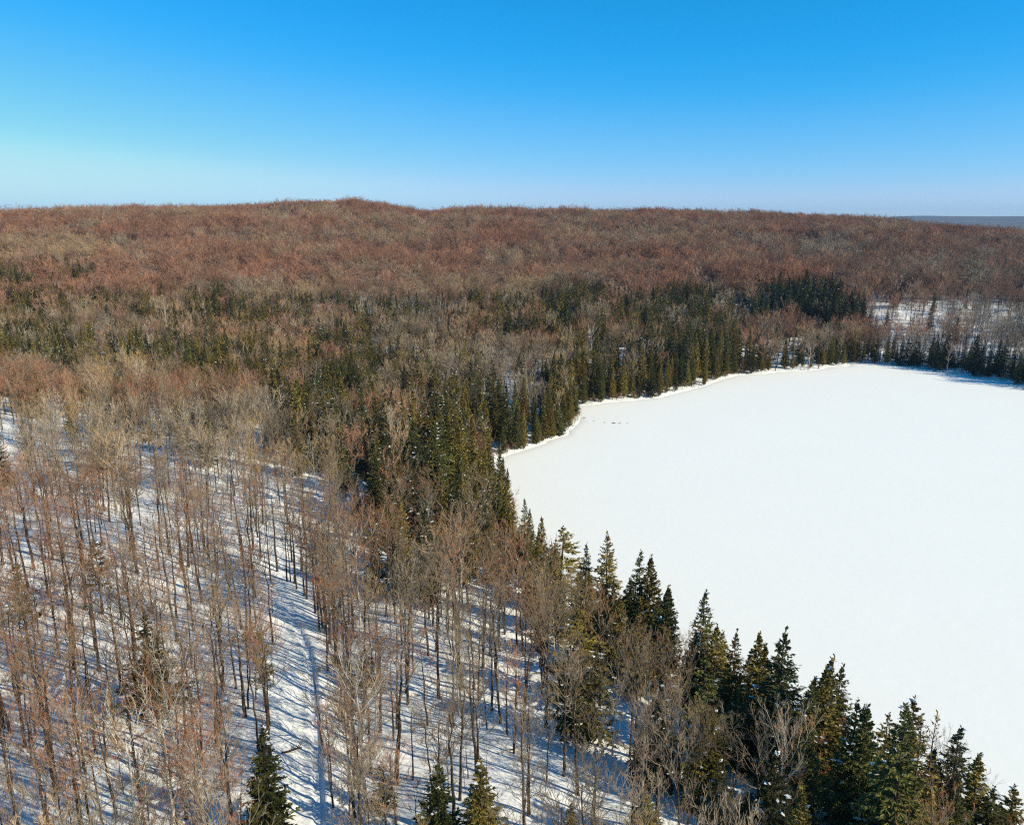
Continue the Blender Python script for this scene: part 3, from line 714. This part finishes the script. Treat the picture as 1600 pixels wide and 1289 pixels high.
# low brush along the water's edge
bx_, by_ = [], []
while len(bx_) < 520:
    k = rng.integers(len(SHORE)); a0 = SHORE[k]; b0 = SHORE[(k + 1) % len(SHORE)]; t = rng.uniform()
    x, y = a0 + (b0 - a0) * t + rng.normal(0, 2.2, 2)
    if y < 60 or x > 262: continue
    s = float(shore_distance(np.array([x]), np.array([y]))[0])
    if .1 < s < 4.5: bx_.append(x); by_.append(y)
bx_ = np.array(bx_); by_ = np.array(by_); nb = len(bx_)
hh = rng.uniform(.12, .42, nb)
wood("shore_brush", "low leafless brush along the lake's snowy edge", np.stack([bx_, by_, ground(bx_, by_) - .1], 1), rng.integers(0, 4, nb), np.stack([rng.normal(0, .12, nb), rng.normal(0, .12, nb), rng.uniform(0, 6.28, nb)], 1),
     np.stack([hh * 2.2, hh * 2.2, hh], 1), np.array([TINTS["brown"][:3]] * nb), proto_collection("brush", SAP))
print("trees: bare", int((~is_con).sum()), "conifers", int(is_con.sum()), "singles", len(singles), "dist of last single", D[bare].max(), D[con].max())

# ---------------------------------------------------------------- words that single out each tree
ORD = ["first", "second", "third", "fourth", "fifth", "sixth", "seventh", "eighth", "ninth", "tenth", "eleventh", "twelfth", "thirteenth", "fourteenth", "fifteenth", "sixteenth", "seventeenth", "eighteenth", "nineteenth", "twentieth"]
def ordinal(n):
    return ORD[n] if n < 20 else "%dth" % (n + 1)
cells = {}
for t in singles:
    r, kind, colour, x, y, z, h = t
    u, v = project(x, y, z + h * .5); u = float(u); v = float(v)
    s = float(shore_distance(np.array([x]), np.array([y]))[0])
    if y > 250: place = "on the far lakeshore" if s < 20 else "in the far mixed wood"
    else:
        rowp = "by photo's bottom edge" if v > .93 else "low on slope" if v > .83 else "halfway up slope" if v > .73 else "high on slope" if v > .62 else "at slope's top"
        side = "left of trail" if u < .30 else "beside trail" if u < .37 else "mid-wood" if u < .55 else "near lake bank"
        place = rowp + ", " + side
    kk = "bare tree" if kind == "bare tree" else kind
    cells.setdefault((kk, colour, place), []).append((u, t))
for (kind, colour, place), rows in cells.items():
    rows.sort(key=lambda a: a[0])
    for n, (u, t) in enumerate(rows):
        look = (colour + "-twigged " if "tree" in kind else colour + " ") + kind
        t[0]["label"] = ("lone %s %s" % (look, place)) if len(rows) == 1 else "%s, %s such from left, %s" % (look, ordinal(n), place)
        t[0]["category"] = "tree"
        t[0]["group"] = "young bare trees under the canopy" if "young" in kind else "bare trees on the snowy slope" if "bare" in kind else "conifers along the lake and in the wood"

# ---------------------------------------------------------------- small things: fallen logs on the slope, stones on the ice by the point
def fallen_log(name, x, y, L, r, az, tilt, label, bark):
    rg = np.random.default_rng(int(abs(x * 31 + y * 17)))
    root = bpy.data.objects.new(name, None); C.objects.link(root)
    z = float(ground(np.array([x]), np.array([y]))[0])
    root.location = (x, y, z + r * .7); root.rotation_euler = (0, 0, az)
    B = Builder(); d = unit(np.array([[1., 0, tilt]]))
    Pp = curves(rg, np.array([[-L * .35, 0, -.35 * L * tilt]]), d, np.array([L]), -.02, 9, .02); tubes(B, Pp, np.array([r]), np.array([r * .45]), 8)
    o = bpy.data.objects.new("trunk", B.mesh("log", [bark])); C.objects.link(o); o.parent = root
    for k in range(5):
        S, T = sample(Pp, np.array([0]), np.array([rg.uniform(.35, .95)])); a = rg.uniform(-1.2, 1.2)
        D1 = unit(T + np.array([[0, math.sin(a), abs(math.cos(a))]])); Bb = Builder()
        tubes(Bb, curves(rg, S, D1, np.array([rg.uniform(.7, 1.8)]), .1, 5, .1), np.array([r * .3]), np.array([.012]), 5)
        o = bpy.data.objects.new("branch", Bb.mesh("branch", [bark])); C.objects.link(o); o.parent = root
    tag(root, label, "log", "fallen trees on the snow")
for (x, y, L, r, az, tl, lb, bk) in (
    (-1.5, 88, 7.5, .14, .35, .06, "pale fallen tree lying across the snow in the middle of the slope", PALE_BARK),
    (14.5, 92, 9.0, .16, 2.6, .10, "pale fallen tree lying below the dark conifers of the lake bank", PALE_BARK),
    (-27.5, 84.5, 2.6, .17, .5, .03, "short dark log half sunk in snow on the bank above the trail", BARK),
    (-52, 101, 6.0, .13, 2.9, .05, "dark fallen trunk between the bare trees on the slope beyond the trail", BARK),
    (4.0, 110, 8.0, .15, .2, .08, "grey fallen tree on the high slope near the lake bank", LIMB),
    (31.5, 329.0, 5.0, .16, .25, .05, "grey driftwood log lying on the snow at the far point", LIMB)):
    fallen_log("fallen_log", x, y, L, r, az, tl, lb, bk)
STONE = bark_material("grey_stone", (.10, .095, .09), (.24, .23, .21), 3.)
for k, (x, y, r, lb) in enumerate((
    (29.5, 313, .35, "grey stone on the ice closest to the point"), (33, 308, .25, "small grey stone on the ice, second out from the point"),
    (37, 305, .3, "low grey stone on the ice, third out from the point"), (40.5, 304, .5, "long dark stone in the middle of the row on the ice"),
    (42.8, 303.6, .35, "grey stone just beyond the long dark stone on the ice"), (46, 304.5, .25, "outermost small stone of the row on the ice"))):
    rg = np.random.default_rng(900 + k)
    nu, nv = 14, 8; uu = np.linspace(0, 2 * math.pi, nu, endpoint=False); vv = np.linspace(-.5 * math.pi, .5 * math.pi, nv)
    U, W = np.meshgrid(uu, vv, indexing='ij'); wob = 1 + .35 * (vnoise(np.cos(U) * 2 + k * 7, np.sin(U) * 2 + W, .9, 90 + k) - .5)
    X = np.stack([np.cos(U) * np.cos(W) * r * 1.7 * wob, np.sin(U) * np.cos(W) * r * wob, np.sin(W) * r * .55 * wob], -1)
    i = np.arange(nu)[:, None]; j = np.arange(nv - 1)[None, :]; i2 = (i + 1) % nu
    q = np.stack([i * nv + j, i2 * nv + j, i2 * nv + j + 1, i * nv + j + 1], -1).reshape(-1, 4)
    o = obj("rock", quad_mesh("rock", X.reshape(-1, 3), q, [STONE]), loc=(x, y, .07)); o.rotation_euler = (0, 0, rg.uniform(-.3, .3))
    tag(o, lb, "rock", "stones on the ice off the point")

# ---------------------------------------------------------------- thin winter haze over the whole country
import bmesh
bm = bmesh.new(); bmesh.ops.create_cube(bm, size=1.0)
hm = bpy.data.meshes.new("haze"); bm.to_mesh(hm); bm.free()
HZ = bpy.data.materials.new("haze"); HZ.use_nodes = True; HZ.node_tree.nodes.clear()
pv = HZ.node_tree.nodes.new("ShaderNodeVolumePrincipled"); ho = HZ.node_tree.nodes.new("ShaderNodeOutputMaterial")
pv.inputs["Color"].default_value = (.27, .55, 1.0, 1); pv.inputs["Density"].default_value = 4.2e-5; pv.inputs["Anisotropy"].default_value = .0
HZ.node_tree.links.new(pv.outputs[0], ho.inputs["Volume"])
hm.materials.append(HZ)
ho_ = obj("haze", hm); ho_.scale = (27000, 27000, 300); ho_.location = (0, 0, 140)
tag(ho_, kind="stuff")

print("triangles", sum(2 * len(m.polygons) for m in bpy.data.meshes))
